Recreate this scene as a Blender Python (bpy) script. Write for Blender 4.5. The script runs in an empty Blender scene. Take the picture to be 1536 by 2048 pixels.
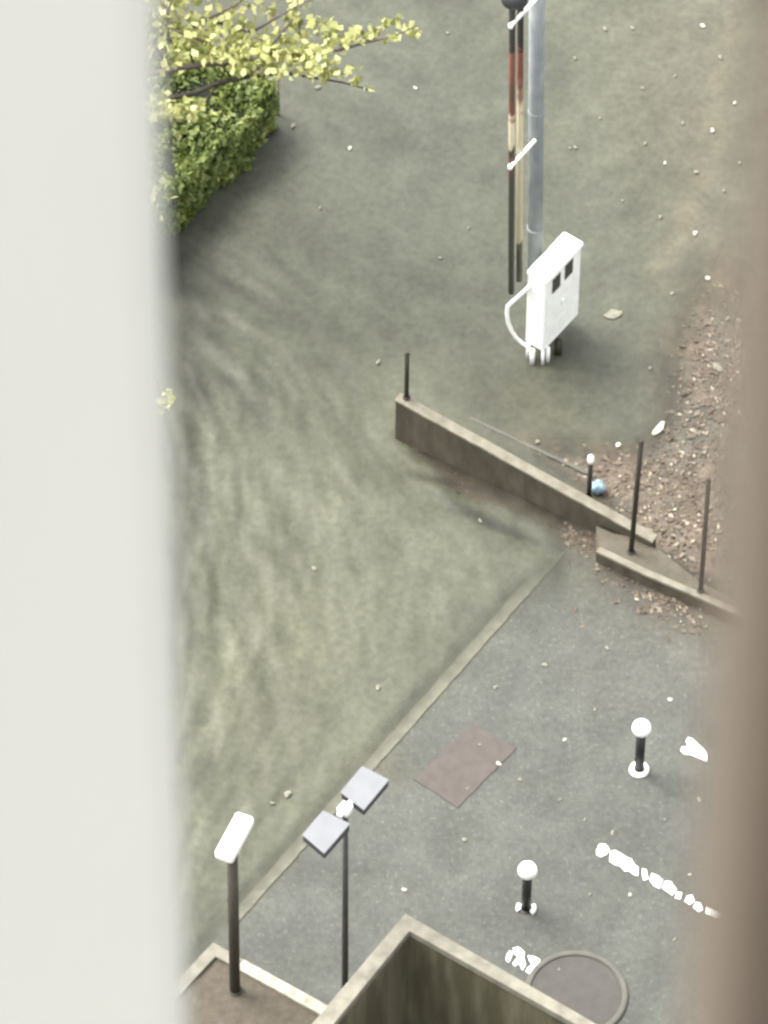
import bpy, math, random
import numpy as np
from mathutils import Vector, Matrix
random.seed(7)
rng = np.random.default_rng(11)
sc = bpy.context.scene
COL = sc.collection

# ------------------------------------------------------------------ camera
F_PX, PITCH, ROLL, DIST = 14000.0, math.radians(53), 0.01, 93.3
CAMZ = DIST * math.sin(PITCH)
CAM = np.array([0.0, 0.0, CAMZ])
FW = np.array([0, math.cos(PITCH), -math.sin(PITCH)])
R0 = np.array([1.0, 0, 0]); U0 = np.array([0, math.sin(PITCH), math.cos(PITCH)])
RT = R0 * math.cos(ROLL) + U0 * math.sin(ROLL)
UP = U0 * math.cos(ROLL) - R0 * math.sin(ROLL)
cam = bpy.data.cameras.new('camera'); camo = bpy.data.objects.new('camera', cam); COL.objects.link(camo)
camo.matrix_world = Matrix(((RT[0], UP[0], -FW[0], CAM[0]), (RT[1], UP[1], -FW[1], CAM[1]), (RT[2], UP[2], -FW[2], CAM[2]), (0, 0, 0, 1)))
cam.sensor_fit = 'VERTICAL'; cam.sensor_height = 36; cam.sensor_width = 27
cam.lens = 36 * F_PX / 2048
cam.clip_start = 0.02; cam.clip_end = 3000
cam.dof.use_dof = True; cam.dof.focus_distance = 13.5
cam.dof.aperture_fstop = cam.lens / 5.8; cam.dof.aperture_blades = 0
sc.camera = camo

# ------------------------------------------------------------------ light
SUN_EL, SUN_AZ = math.radians(58), math.radians(-60)     # azimuth measured from +Y towards +X
w = bpy.data.worlds.new('World'); sc.world = w; w.use_nodes = True
nt = w.node_tree; nt.nodes.clear()
sky = nt.nodes.new('ShaderNodeTexSky'); sky.sky_type = 'NISHITA'; sky.sun_disc = False
sky.sun_elevation = SUN_EL; sky.sun_rotation = SUN_AZ; sky.dust_density = 4; sky.air_density = 1.2
hs = nt.nodes.new('ShaderNodeHueSaturation'); hs.inputs['Saturation'].default_value = 0.12
bg = nt.nodes.new('ShaderNodeBackground'); bg.inputs['Strength'].default_value = 0.12
out = nt.nodes.new('ShaderNodeOutputWorld')
nt.links.new(sky.outputs[0], hs.inputs['Color']); nt.links.new(hs.outputs[0], bg.inputs['Color']); nt.links.new(bg.outputs[0], out.inputs[0])
sl = bpy.data.lights.new('sun', 'SUN'); sl.energy = 1.0; sl.angle = math.radians(25); sl.color = (1, .96, .88)
so = bpy.data.objects.new('sun', sl); COL.objects.link(so)
sd = Vector((math.sin(SUN_AZ) * math.cos(SUN_EL), math.cos(SUN_AZ) * math.cos(SUN_EL), math.sin(SUN_EL)))
so.rotation_euler = sd.to_track_quat('Z', 'Y').to_euler()
sc.view_settings.view_transform = 'Standard'; sc.view_settings.look = 'None'
sc.view_settings.gamma = 1; sc.view_settings.exposure = 2.45

# ------------------------------------------------------------------ pixel <-> world (photo pixels 1536 x 2048)
def ray(px, py):
    return FW * F_PX + RT * (px - 768) - UP * (py - 1024)
def P(px, py, z=0.0):
    d = ray(px, py); t = (z - CAM[2]) / d[2]
    return CAM + d * t
def PY(px, py, Y):
    d = ray(px, py); t = (Y - CAM[1]) / d[1]
    return CAM + d * t
def proj(p):
    q = p - CAM
    zc = q @ FW
    return 768 + F_PX * (q @ RT) / zc, 1024 - F_PX * (q @ UP) / zc
def height(b, ty):
    lo, hi = 0.0, 30.0
    for _ in range(40):
        m = (lo + hi) / 2
        if proj(np.array([b[0], b[1], m]))[1] > ty: lo = m
        else: hi = m
    return lo
E1 = P(1125, 1105) - P(495, 1820); E1[2] = 0; E1 /= np.linalg.norm(E1)
E2 = np.array([E1[1], -E1[0], 0.0])          # to the lower right in the picture
UZ = np.array([0, 0, 1.0])

# ------------------------------------------------------------------ materials
def lin(c):
    c = c / 255.0
    return c / 12.92 if c <= 0.04045 else ((c + 0.055) / 1.055) ** 2.4
WHITES = ('white_enamel', 'white_paint', 'white_scrap')
def mat(name, col, rough=0.7, col2=None, scale=6.0, bump=0.0, bscale=None, stretch=(1, 1, 1), metal=0.0, spec=0.4, lo=.35, hi=.7):
    if name not in WHITES:
        col = tuple(c * .54 for c in col); col2 = tuple(c * .54 for c in col2) if col2 else None
    m = bpy.data.materials.new(name); m.use_nodes = True
    n = m.node_tree; b = n.nodes['Principled BSDF']
    b.inputs['Roughness'].default_value = rough; b.inputs['Metallic'].default_value = metal
    b.inputs['Specular IOR Level'].default_value = spec
    b.inputs['Base Color'].default_value = (*col, 1)
    tc = n.nodes.new('ShaderNodeTexCoord'); mp = n.nodes.new('ShaderNodeMapping'); mp.inputs['Scale'].default_value = stretch
    n.links.new(tc.outputs['Object'], mp.inputs[0])
    if col2:
        t = n.nodes.new('ShaderNodeTexNoise'); t.inputs['Scale'].default_value = scale; t.inputs['Detail'].default_value = 6
        r = n.nodes.new('ShaderNodeValToRGB'); r.color_ramp.elements[0].position = lo; r.color_ramp.elements[1].position = hi
        r.color_ramp.elements[0].color = (*col, 1); r.color_ramp.elements[1].color = (*col2, 1)
        n.links.new(mp.outputs[0], t.inputs[0]); n.links.new(t.outputs[0], r.inputs[0]); n.links.new(r.outputs[0], b.inputs['Base Color'])
    if bump:
        t = n.nodes.new('ShaderNodeTexNoise'); t.inputs['Scale'].default_value = bscale or 40; t.inputs['Detail'].default_value = 5
        k = n.nodes.new('ShaderNodeBump'); k.inputs['Strength'].default_value = bump; k.inputs['Distance'].default_value = .02
        n.links.new(mp.outputs[0], t.inputs[0]); n.links.new(t.outputs[0], k.inputs['Height']); n.links.new(k.outputs[0], b.inputs['Normal'])
    return m
def leafmat(name, ramp, rough=.6, transl=.0):
    """leaf colours picked per leaf from a random face attribute"""
    m = bpy.data.materials.new(name); m.use_nodes = True
    n = m.node_tree; b = n.nodes['Principled BSDF']; b.inputs['Roughness'].default_value = rough
    a = n.nodes.new('ShaderNodeAttribute'); a.attribute_name = 'leaf_tone'
    r = n.nodes.new('ShaderNodeValToRGB')
    while len(r.color_ramp.elements) < len(ramp): r.color_ramp.elements.new(.5)
    for e, (p, c) in zip(r.color_ramp.elements, ramp): e.position = p; e.color = (*c, 1)
    n.links.new(a.outputs['Fac'], r.inputs[0]); n.links.new(r.outputs[0], b.inputs['Base Color'])
    if transl:
        tr = n.nodes.new('ShaderNodeBsdfTranslucent'); mx = n.nodes.new('ShaderNodeMixShader'); mx.inputs[0].default_value = transl
        n.links.new(r.outputs[0], tr.inputs[0]); n.links.new(b.outputs[0], mx.inputs[1]); n.links.new(tr.outputs[0], mx.inputs[2])
        n.links.new(mx.outputs[0], n.nodes['Material Output'].inputs[0])
    return m

M = {}
M['concrete'] = mat('concrete', (.165, .155, .115), .85, (.105, .10, .075), 3.5, .5, 60)
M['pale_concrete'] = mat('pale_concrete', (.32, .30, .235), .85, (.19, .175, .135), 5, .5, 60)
M['kerb_bright'] = mat('kerb_bright', (.50, .47, .37), .8, (.24, .22, .17), 7, .4, 50, lo=.45, hi=.75)
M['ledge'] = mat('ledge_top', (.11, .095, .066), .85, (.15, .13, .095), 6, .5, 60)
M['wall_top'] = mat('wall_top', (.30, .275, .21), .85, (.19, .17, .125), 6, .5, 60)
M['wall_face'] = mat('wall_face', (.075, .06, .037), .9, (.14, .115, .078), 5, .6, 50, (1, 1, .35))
M['shaded_streak_wall'] = mat('shaded_streak_wall', (.10, .088, .045), .9, (.22, .20, .125), 3.2, .5, 40, (1, 1, .16), lo=.42, hi=.72)  # dirty streaks; the yard's inner shade is put into the dark colour
M['soil'] = mat('soil', (.13, .11, .08), .95, (.09, .075, .055), 9, .8, 30)
M['white'] = mat('white_enamel', (.80, .80, .76), .4, (.70, .70, .66), 8)
M['white_paint'] = mat('white_paint', (.78, .78, .74), .6, (.62, .62, .57), 25)
M['glass_grey'] = mat('window_grey', (.055, .055, .055), .25)
M['black'] = mat('black_paint', (.018, .018, .016), .5, (.03, .028, .024), 20)
M['post_dark'] = mat('post_dark', (.028, .022, .014), .7, (.05, .04, .025), 15)
M['brown_post'] = mat('brown_post', (.055, .048, .034), .7, (.085, .075, .052), 10, 0, None, (3, 3, .4))
M['lamp_pole'] = mat('lamp_pole', (.05, .05, .05), .45, (.075, .075, .07), 9)
M['panel_grey'] = mat('panel_grey', (.235, .24, .255), .45, (.21, .215, .225), 5)
M['panel_rim'] = mat('panel_rim', (.07, .072, .078), .5)
M['pole_blue'] = mat('pole_concrete', (.31, .35, .36), .8, (.50, .52, .51), 5.0, .3, 40, (1, 1, .45))
M['red_plate'] = mat('red_plate', (.082, .066, .055), .7, (.108, .09, .076), 6, .3, 60)
M['ring'] = mat('ring_kerb', (.16, .155, .128), .85, (.115, .11, .092), 4, .4, 60)
M['ring_fill'] = mat('ring_fill', (.105, .098, .086), .85, (.085, .082, .072), 6, .5, 70)
M['blue_plastic'] = mat('blue_plastic', (.40, .62, .78), .4, (.55, .75, .88), 14)
M['bark'] = mat('bark', (.035, .028, .02), .9, (.07, .055, .045), 12, .8, 40)
M['bark_pale'] = mat('bark_pale', (.11, .09, .075), .9, (.18, .15, .12), 12, .8, 40)
M['core'] = mat('hedge_core', (.012, .017, .007), 1)
M['petal'] = mat('pale_leaf', (.30, .29, .22), .7, (.20, .19, .13), 30)
M['petal_white'] = mat('white_scrap', (.42, .41, .35), .7, (.3, .28, .22), 30)
M['baluster_white'] = mat('baluster_white', (1.16, 1.15, 1.05), .5, (1.07, 1.07, .98), 9, 0, None, (1, 1, .4))
M['baluster_brown'] = mat('baluster_brown', (.15, .11, .076), .6, (.185, .138, .098), 8)
M['slab'] = mat('slab_concrete', (.3, .29, .27), .8, (.22, .21, .2), 4)

# yellow painted line: paint worn through in places
M['yellow'] = mat('yellow_line', (.20, .195, .14), .7, (.13, .128, .09), 5, .4, 60, lo=.40, hi=.72)

# ------------------------------------------------------------------ mesh helpers
def tag(o, label=None, cat=None, group=None, kind=None):
    if label: o['label'] = label
    if cat: o['category'] = cat
    if group: o['group'] = group
    if kind: o['kind'] = kind
    return o
def root(name, loc, label, cat, group=None):
    o = bpy.data.objects.new(name, None); COL.objects.link(o); o.location = tuple(loc); o.empty_display_size = .2
    return tag(o, label, cat, group)
class MB:
    def __init__(s): s.v = []; s.f = []
    def add(s, vs, fs):
        b = len(s.v); s.v += [tuple(float(c) for c in v) for v in vs]; s.f += [tuple(i + b for i in f) for f in fs]
    def prism(s, pts, z0, z1):
        """closed prism over a plan polygon (world xy), z may be lists"""
        n = len(pts)
        vs = [(p[0], p[1], z0) for p in pts] + [(p[0], p[1], z1) for p in pts]
        a = sum(pts[i][0] * pts[(i + 1) % n][1] - pts[(i + 1) % n][0] * pts[i][1] for i in range(n))
        idx = list(range(n)) if a > 0 else list(range(n))[::-1]
        fs = [tuple(reversed(idx)), tuple(i + n for i in idx)]
        for k in range(n):
            i, j = idx[k], idx[(k + 1) % n]
            fs.append((i, j, j + n, i + n))
        s.add(vs, fs); return s
    def obox(s, c, a, b, h, la, lb):
        """box centred at c on axes a,b (unit xy) with half sizes la,lb and z from c.z to c.z+h"""
        c = np.array(c, float); a = np.array(a); b = np.array(b)
        p = [c - a * la - b * lb, c + a * la - b * lb, c + a * la + b * lb, c - a * la + b * lb]
        return s.prism(p, c[2], c[2] + h)
    def tube(s, pts, rad, n=10, cap=True):
        pts = [np.array(p, float) for p in pts]; rad = [rad] * len(pts) if np.isscalar(rad) else rad
        rings = []; prev = None
        for i, p in enumerate(pts):
            t = pts[min(i + 1, len(pts) - 1)] - pts[max(i - 1, 0)]; t /= np.linalg.norm(t)
            if prev is None:
                r = np.cross(t, [0, 0, 1.0] if abs(t[2]) < .9 else [1.0, 0, 0])
            else: r = prev - t * (prev @ t)
            r /= np.linalg.norm(r); prev = r; q = np.cross(t, r)
            rings.append([p + rad[i] * (math.cos(2 * math.pi * k / n) * r + math.sin(2 * math.pi * k / n) * q) for k in range(n)])
        vs = [v for r_ in rings for v in r_]; fs = []
        for i in range(len(rings) - 1):
            for k in range(n):
                fs.append((i * n + k, i * n + (k + 1) % n, (i + 1) * n + (k + 1) % n, (i + 1) * n + k))
        if cap: fs += [tuple(range(n))[::-1], tuple(range((len(rings) - 1) * n, len(rings) * n))]
        s.add(vs, fs); return s
    def lathe(s, c, prof, n=28):
        c = np.array(c, float); vs = []; fs = []
        for r, z in prof:
            for k in range(n):
                t = 2 * math.pi * k / n; vs.append((c[0] + r * math.cos(t), c[1] + r * math.sin(t), c[2] + z))
        m = len(prof)
        for i in range(m - 1):
            for k in range(n): fs.append((i * n + k, i * n + (k + 1) % n, (i + 1) * n + (k + 1) % n, (i + 1) * n + k))
        fs.append(tuple(range(n))[::-1]); fs.append(tuple(range((m - 1) * n, m * n)))
        s.add(vs, fs); return s
    def build(s, name, m, parent=None, bevel=0.0, smooth=False, seg=2):
        base = parent_world(parent)
        me = bpy.data.meshes.new(name)
        if parent is None:
            lo = np.min(np.array(s.v), 0); hi = np.max(np.array(s.v), 0)
            org = np.array([(lo[0] + hi[0]) / 2, (lo[1] + hi[1]) / 2, lo[2]])
        else: org = base
        me.from_pydata([tuple(np.array(v) - org) for v in s.v], [], s.f); me.update()
        o = bpy.data.objects.new(name, me); COL.objects.link(o)
        if parent is None: o.location = tuple(org)
        else:
            o.parent = parent
        me.materials.append(m)
        if smooth:
            for p in me.polygons: p.use_smooth = True
        if bevel:
            b = o.modifiers.new('bevel', 'BEVEL'); b.width = bevel; b.segments = seg; b.limit_method = 'ANGLE'; b.angle_limit = math.radians(40)
        return o
def parent_world(p):
    q = np.zeros(3)
    while p is not None:
        q = q + np.array(p.location); p = p.parent
    return q
def leaves(name, m, cen, size, parent, tone=None, flat=0.0, aspect=.6):
    """many leaf-sized folded quads"""
    cen = np.asarray(cen, float); n = len(cen); size = np.broadcast_to(size, (n,))
    d = rng.normal(size=(n, 3)); d[:, 2] *= (1 - flat); d /= np.linalg.norm(d, axis=1)[:, None]
    e = rng.normal(size=(n, 3)); e[:, 2] *= (1 - flat); e -= d * np.sum(e * d, 1)[:, None]; e /= np.linalg.norm(e, axis=1)[:, None]
    nn = np.cross(d, e)
    a = cen - d * size[:, None] * .5; b = cen + e * size[:, None] * .5 * aspect + nn * size[:, None] * .1 - d * size[:, None] * .08
    c = cen + d * size[:, None] * .5; f = cen - e * size[:, None] * .5 * aspect + nn * size[:, None] * .1 - d * size[:, None] * .08
    org = parent_world(parent)
    v = np.stack([a, b, c, f], 1).reshape(-1, 3) - org
    me = bpy.data.meshes.new(name); me.vertices.add(4 * n); me.vertices.foreach_set('co', v.ravel())
    me.loops.add(6 * n); me.polygons.add(2 * n)
    i0 = np.arange(n) * 4
    li = np.stack([i0, i0 + 1, i0 + 2, i0, i0 + 2, i0 + 3], 1).ravel()
    me.loops.foreach_set('vertex_index', li)
    me.polygons.foreach_set('loop_start', np.arange(2 * n) * 3); me.polygons.foreach_set('loop_total', np.full(2 * n, 3))
    t = tone if tone is not None else rng.random(n)
    at = me.attributes.new('leaf_tone', 'FLOAT', 'FACE'); at.data.foreach_set('value', np.repeat(t, 2).astype(np.float32))
    me.update(calc_edges=True); me.validate()
    o = bpy.data.objects.new(name, me); COL.objects.link(o); me.materials.append(m)
    if parent: o.parent = parent
    return o

# ------------------------------------------------------------------ ground: stains, silt and some painted shade laid out on a raster of the plan
W4, H4 = 384, 512           # quarter resolution raster
XX, YY = np.meshgrid((np.arange(W4) + .5) * 4, (np.arange(H4) + .5) * 4)
def blur(a, k):
    for ax in (0, 1):
        c = np.cumsum(np.concatenate([np.repeat(a.take([0], ax), k + 1, ax), a, np.repeat(a.take([-1], ax), k, ax)], ax), ax)
        n = a.shape[ax]
        a = (c.take(range(2 * k + 1, 2 * k + 1 + n), ax) - c.take(range(0, n), ax)) / (2 * k + 1)
    return a
def bnoise(k):
    a = rng.normal(size=(H4, W4))
    if k > 0: a = blur(blur(a, k), k)
    return (a - a.mean()) / a.std()
def sample(a, x, y):
    x = np.clip(x / 4 - .5, 0, W4 - 1.001); y = np.clip(y / 4 - .5, 0, H4 - 1.001)
    i = x.astype(int); j = y.astype(int); fx = x - i; fy = y - j
    return (a[j, i] * (1 - fx) + a[j, i + 1] * fx) * (1 - fy) + (a[j + 1, i] * (1 - fx) + a[j + 1, i + 1] * fx) * fy
# runoff streak field (flow turns from down-right to down-left)
ang = np.interp(YY, [0, 450, 620, 780, 950, 1250, 1500, 2048], np.radians([20, 25, 35, 62, 85, 95, 118, 125]))
ang = ang - np.clip((XX - 750) / 300, 0, 1) * np.where(YY < 1150, np.radians(45), 0)
wk_ = np.clip(1.6 * np.exp(-((XX - 950) / 210) ** 2 - ((YY - 1000) / 110) ** 2), 0, 1)
ang = ang * (1 - wk_) + math.radians(23) * wk_
hk_ = np.clip(1.4 * np.exp(-((XX - 480) / 210) ** 2 - ((YY - 600) / 130) ** 2), 0, 1)
ang = ang * (1 - hk_) + np.radians(33) * hk_
vx, vy = np.cos(ang), np.sin(ang)
def lic(src, L):
    acc = np.zeros_like(src); 
    for sgn in (1, -1):
        x, y = XX.copy(), YY.copy()
        for _ in range(L):
            acc += sample(src, x, y)
            x = x + sgn * 4 * sample(vx, x, y); y = y + sgn * 4 * sample(vy, x, y)
    return (acc - acc.mean()) / acc.std()
st = .65 * lic(bnoise(3), 18) + .55 * lic(bnoise(1), 10) + .5 * lic(bnoise(6), 20)
cloud = bnoise(14); cloud2 = bnoise(5); fine = bnoise(1)
def g(cx, cy, rx, ry, rot=0):
    c, s_ = math.cos(math.radians(rot)), math.sin(math.radians(rot))
    dx, dy = XX - cx, YY - cy
    u, v = dx * c + dy * s_, -dx * s_ + dy * c
    return np.exp(-(u / rx) ** 2 - (v / ry) ** 2)
def srgb(r, g_, b): return np.array([lin(r), lin(g_), lin(b)])
# which side of the yellow line
side = ((XX - 1125) * 715 + (YY - 1105) * 635) / 956       # >0 right / below the line
right = 1 / (1 + np.exp(-side / 14)) * (1 / (1 + np.exp(-(YY - 1180 + (XX - 1125) * -.3) / 40)))
base = np.zeros((H4, W4, 3)) + srgb(163, 164, 146)
def mixin(b, col, m): return b * (1 - m[..., None]) + col * m[..., None]
base = mixin(base, srgb(154, 155, 147), right)
base = mixin(base, srgb(176, 175, 146), np.clip(.75 * g(560, 1350, 230, 420, 20) * (1 - right), 0, 1))
base = mixin(base, srgb(176, 176, 152), np.clip(.8 * g(690, 960, 190, 240), 0, 1))
base = mixin(base, srgb(150, 153, 138), np.clip(.8 * g(820, 250, 200, 260) + .5 * g(1220, 500, 160, 220), 0, 1))
base = mixin(base, srgb(172, 166, 145), np.clip(.8 * g(1380, 220, 160, 420), 0, 1))
base = mixin(base, srgb(186, 174, 150), np.clip((.55 * g(1440, 180, 26, 190, 12) + .5 * g(1380, 420, 24, 150, 25) + .4 * g(1450, 520, 30, 140, 10)) * (1 + .5 * cloud2), 0, 1))
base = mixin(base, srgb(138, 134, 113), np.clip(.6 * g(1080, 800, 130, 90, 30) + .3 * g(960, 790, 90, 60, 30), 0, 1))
base = mixin(base, srgb(176, 168, 160), np.clip(.35 * g(1280, 1330, 160, 90) , 0, 1))
base = mixin(base, srgb(170, 160, 120), np.clip(.35 * g(760, 1545, 60, 40) , 0, 1))
# dark runoff streaks on the left, then a painted hedge reflection
sm = np.clip(1.0 * g(400, 640, 190, 150, 30) + 1.1 * g(375, 1050, 85, 420) + .45 * g(560, 980, 190, 300) + .5 * g(440, 1650, 170, 330) + .2 * (1 - right), 0, 1.15)
L = 1 + .15 * st * sm + .02 * st
L *= 1 - .30 * np.clip(g(365, 560, 60, 45, 30) + .8 * g(430, 590, 120, 16, 32), 0, 1)
L *= 1 - .30 * np.clip(g(380, 1000, 26, 150) + g(385, 1250, 24, 110) + .8 * g(385, 700, 55, 100, -20), 0, 1)
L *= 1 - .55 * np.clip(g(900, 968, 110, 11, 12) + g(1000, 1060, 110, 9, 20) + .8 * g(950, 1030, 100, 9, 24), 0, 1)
L *= 1 - .14 * g(900, 1000, 150, 60, 20) - .16 * g(465, 400, 170, 32, -46) - .10 * g(430, 600, 150, 110, 30)  # diagonal band: hedge's dark base reflection painted into the ground colour
L *= 1 + .05 * cloud + .045 * cloud2 + .02 * fine
# damp around the foot of the low wall and drain, then painted bollard shade
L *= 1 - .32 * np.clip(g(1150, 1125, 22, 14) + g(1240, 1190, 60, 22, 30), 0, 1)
L *= 1 - .10 * np.clip(g(1060, 1850, 60, 45) + g(1290, 1570, 40, 25), 0, 1)  # soft shadow at both bollard feet, painted into the ground colour
base = base * (1 + right[..., None] * np.array([-.02, 0, .01]))
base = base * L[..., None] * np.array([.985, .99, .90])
# leaf mulch areas (own colour)
mul = np.clip(g(1330, 960, 150, 55, -58) + g(1250, 960, 110, 50, 20) + .9 * g(1390, 1060, 90, 110) + .8 * g(1430, 720, 90, 170, 10) + .55 * g(1120, 920, 70, 18, 30), 0, 1)
mul2 = np.clip(g(1160, 1075, 60, 26, 25) + g(1335, 1205, 70, 34, 25) + .55 * g(905, 945, 90, 22, 35) + .4 * g(1010, 1005, 100, 15, 20), 0, 1)
mk = np.clip(np.clip(mul * 1.7, 0, 1) * np.clip(.8 + .25 * cloud2, 0, 1), 0, 1)
base = mixin(base, srgb(194, 170, 144) * (1 + .13 * bnoise(3) + .14 * bnoise(1))[..., None], mk * .95)
base = mixin(base, srgb(166, 136, 112) * (1 + .12 * bnoise(1))[..., None], np.clip(mul2 * (.8 + .3 * cloud2), 0, 1) * .8)
foot = np.clip(1.3 * g(960, 962, 110, 15, 27) + 1.0 * g(885, 915, 60, 12, 28) + 1.3 * g(1085, 1028, 80, 17, 26) + 1.0 * g(1265, 1170, 70, 11, 26), 0, 1)
base = mixin(base, srgb(122, 106, 86) * (1 + .12 * fine)[..., None], np.clip(foot * (.85 + .45 * bnoise(3)), 0, 1) * .85)
base = mixin(base, srgb(170, 175, 160), np.clip(.7 * g(1390, 880, 70, 50, -40), 0, 1))
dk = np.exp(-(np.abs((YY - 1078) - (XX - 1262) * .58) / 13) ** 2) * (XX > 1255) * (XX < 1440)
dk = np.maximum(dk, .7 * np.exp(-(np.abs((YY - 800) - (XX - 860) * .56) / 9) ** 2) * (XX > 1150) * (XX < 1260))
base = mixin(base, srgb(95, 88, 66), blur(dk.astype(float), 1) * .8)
K = 7.6
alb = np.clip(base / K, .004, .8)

def axis(lo, hi, step, far):
    a = list(np.arange(lo, hi + step / 2, step)); d = step
    l, r = [lo], [a[-1]]
    while r[-1] < far: d *= 1.35; r.append(r[-1] + d); l.append(l[-1] - d)
    return np.array(l[:0:-1] + a + r[1:])
c0 = P(768, 1024)
gx = axis(-6.6, 6.6, .04, 900); gy = axis(c0[1] - 10, c0[1] + 10, .045, 900)
GX, GY = np.meshgrid(gx, gy)
pts = np.stack([GX.ravel(), GY.ravel(), np.zeros(GX.size)], 1)
q = pts - CAM; zc = np.maximum(q @ FW, 1.0)
upx = np.clip(768 + F_PX * (q @ RT) / zc, 2, 1534); upy = np.clip(1024 - F_PX * (q @ UP) / zc, 2, 2046)
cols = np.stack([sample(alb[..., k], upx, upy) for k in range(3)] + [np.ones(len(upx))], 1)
ny, nx = GX.shape
me = bpy.data.meshes.new('ground'); me.vertices.add(len(pts)); me.vertices.foreach_set('co', pts.ravel())
ii = (np.arange(ny - 1)[:, None] * nx + np.arange(nx - 1)[None]).ravel()
li = np.stack([ii, ii + 1, ii + nx + 1, ii + nx], 1)
me.loops.add(li.size); me.polygons.add(len(li)); me.loops.foreach_set('vertex_index', li.ravel())
me.polygons.foreach_set('loop_start', np.arange(len(li)) * 4); me.polygons.foreach_set('loop_total', np.full(len(li), 4))
ca = me.color_attributes.new('stain_and_shade', 'FLOAT_COLOR', 'POINT'); ca.data.foreach_set('color', cols.astype(np.float32).ravel())
me.update(calc_edges=True)
go = bpy.data.objects.new('ground', me); COL.objects.link(go); tag(go, kind='structure')
m = bpy.data.materials.new('asphalt'); m.use_nodes = True; n = m.node_tree; b = n.nodes['Principled BSDF']
a = n.nodes.new('ShaderNodeAttribute'); a.attribute_name = 'stain_and_shade'
tc = n.nodes.new('ShaderNodeTexCoord')
def noise(scale, det=4):
    t = n.nodes.new('ShaderNodeTexNoise'); t.inputs['Scale'].default_value = scale; t.inputs['Detail'].default_value = det
    n.links.new(tc.outputs['Object'], t.inputs[0]); return t
def mrange(src, lo, hi, a_=.3, b_=.7):
    t = n.nodes.new('ShaderNodeMapRange'); t.inputs[1].default_value = a_; t.inputs[2].default_value = b_; t.inputs[3].default_value = lo; t.inputs[4].default_value = hi
    n.links.new(src, t.inputs[0]); return t
f1 = mrange(noise(12, 5).outputs[0], .80, 1.2); f3 = mrange(noise(17, 3).outputs[0], 1.0, 1.7, .59, .72); f2 = mrange(noise(3.2, 6).outputs[0], .88, 1.12)
mu = n.nodes.new('ShaderNodeMath'); mu.operation = 'MULTIPLY'; n.links.new(f1.outputs[0], mu.inputs[0]); n.links.new(f2.outputs[0], mu.inputs[1])
mu2 = n.nodes.new('ShaderNodeMath'); mu2.operation = 'MULTIPLY'; n.links.new(mu.outputs[0], mu2.inputs[0]); n.links.new(f3.outputs[0], mu2.inputs[1]); mu = mu2
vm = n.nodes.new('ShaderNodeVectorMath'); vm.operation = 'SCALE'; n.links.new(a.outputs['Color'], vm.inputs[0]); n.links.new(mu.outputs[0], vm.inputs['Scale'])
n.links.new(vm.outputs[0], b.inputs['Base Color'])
rr = mrange(noise(1.5, 4).outputs[0], .5, .75); n.links.new(rr.outputs[0], b.inputs['Roughness']); b.inputs['Specular IOR Level'].default_value = .35
bp = n.nodes.new('ShaderNodeBump'); bp.inputs['Strength'].default_value = .5; bp.inputs['Distance'].default_value = .015
n.links.new(noise(30, 5).outputs[0], bp.inputs['Height']); n.links.new(bp.outputs[0], b.inputs['Normal'])
me.materials.append(m)


# ------------------------------------------------------------------ shallow murky water running over the ground
st2 = .5 * lic(bnoise(2), 6) + .75 * lic(bnoise(4), 8) + .55 * lic(bnoise(7), 10); st2 /= st2.std()
rightw = 1 / (1 + np.exp(-(side + 24) / 10)) * (1 / (1 + np.exp(-(YY - 1160 + (XX - 1125) * -.3) / 30)))
wetm = (1 - rightw) * (1 - np.clip(mul * 1.5, 0, 1)) * (1 - np.clip(foot, 0, 1) * .45) * (1 - np.clip(1.2 * mul2, 0, 1))
below = (YY > 1085 + (XX - 1125) * .45) & (XX > 1125)
wetm = blur(blur(np.where(below, 0, wetm), 3), 4)
ampm = .35 + .9 * np.clip(g(400, 640, 230, 160, 30) + g(380, 1050, 130, 420) + .6 * g(560, 980, 230, 300) + .8 * g(440, 1600, 200, 380) + 1.1 * g(940, 1000, 180, 70, 22), 0, 1.2)
hgt_ = -.004 + .028 * np.clip(wetm * 12, 0, 1) + .0105 * st2 * ampm * np.clip(wetm * 1.5, 0, 1)
hgt_ = np.where(wetm > .03, np.maximum(hgt_, .008), hgt_)
x0_, x1_ = -6.5, 6.5
wx = np.arange(-6.5, 6.5, .033); wy = np.arange(c0[1] - 9.8, c0[1] + 9.8, .037)
WX, WY = np.meshgrid(wx, wy); wp = np.stack([WX.ravel(), WY.ravel(), np.zeros(WX.size)], 1)
q = wp - CAM; zc = q @ FW
ux = np.clip(768 + F_PX * (q @ RT) / zc, 2, 1534); uy = np.clip(1024 - F_PX * (q @ UP) / zc, 2, 2046)
wp[:, 2] = sample(hgt_, ux, uy)
wcol = np.stack([sample(alb[..., k], ux, uy) * (.975, 1.0, .99)[k] for k in range(3)] + [np.clip(sample(wetm, ux, uy) * 1.15 - .04, 0, 1)], 1)
ny_, nx_ = WX.shape
ii = (np.arange(ny_ - 1)[:, None] * nx_ + np.arange(nx_ - 1)[None]).ravel()
li = np.stack([ii, ii + 1, ii + nx_ + 1, ii + nx_], 1)
li = li[(wp[li, 2].max(1) > -.004)]
used_, inv = np.unique(li, return_inverse=True); li = inv.reshape(li.shape)
wm = bpy.data.meshes.new('water'); wm.vertices.add(len(used_)); wm.vertices.foreach_set('co', wp[used_].ravel())
wm.loops.add(li.size); wm.polygons.add(len(li)); wm.loops.foreach_set('vertex_index', li.ravel())
wm.polygons.foreach_set('loop_start', np.arange(len(li)) * 4); wm.polygons.foreach_set('loop_total', np.full(len(li), 4))
wm.polygons.foreach_set('use_smooth', np.ones(len(li), bool))
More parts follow.
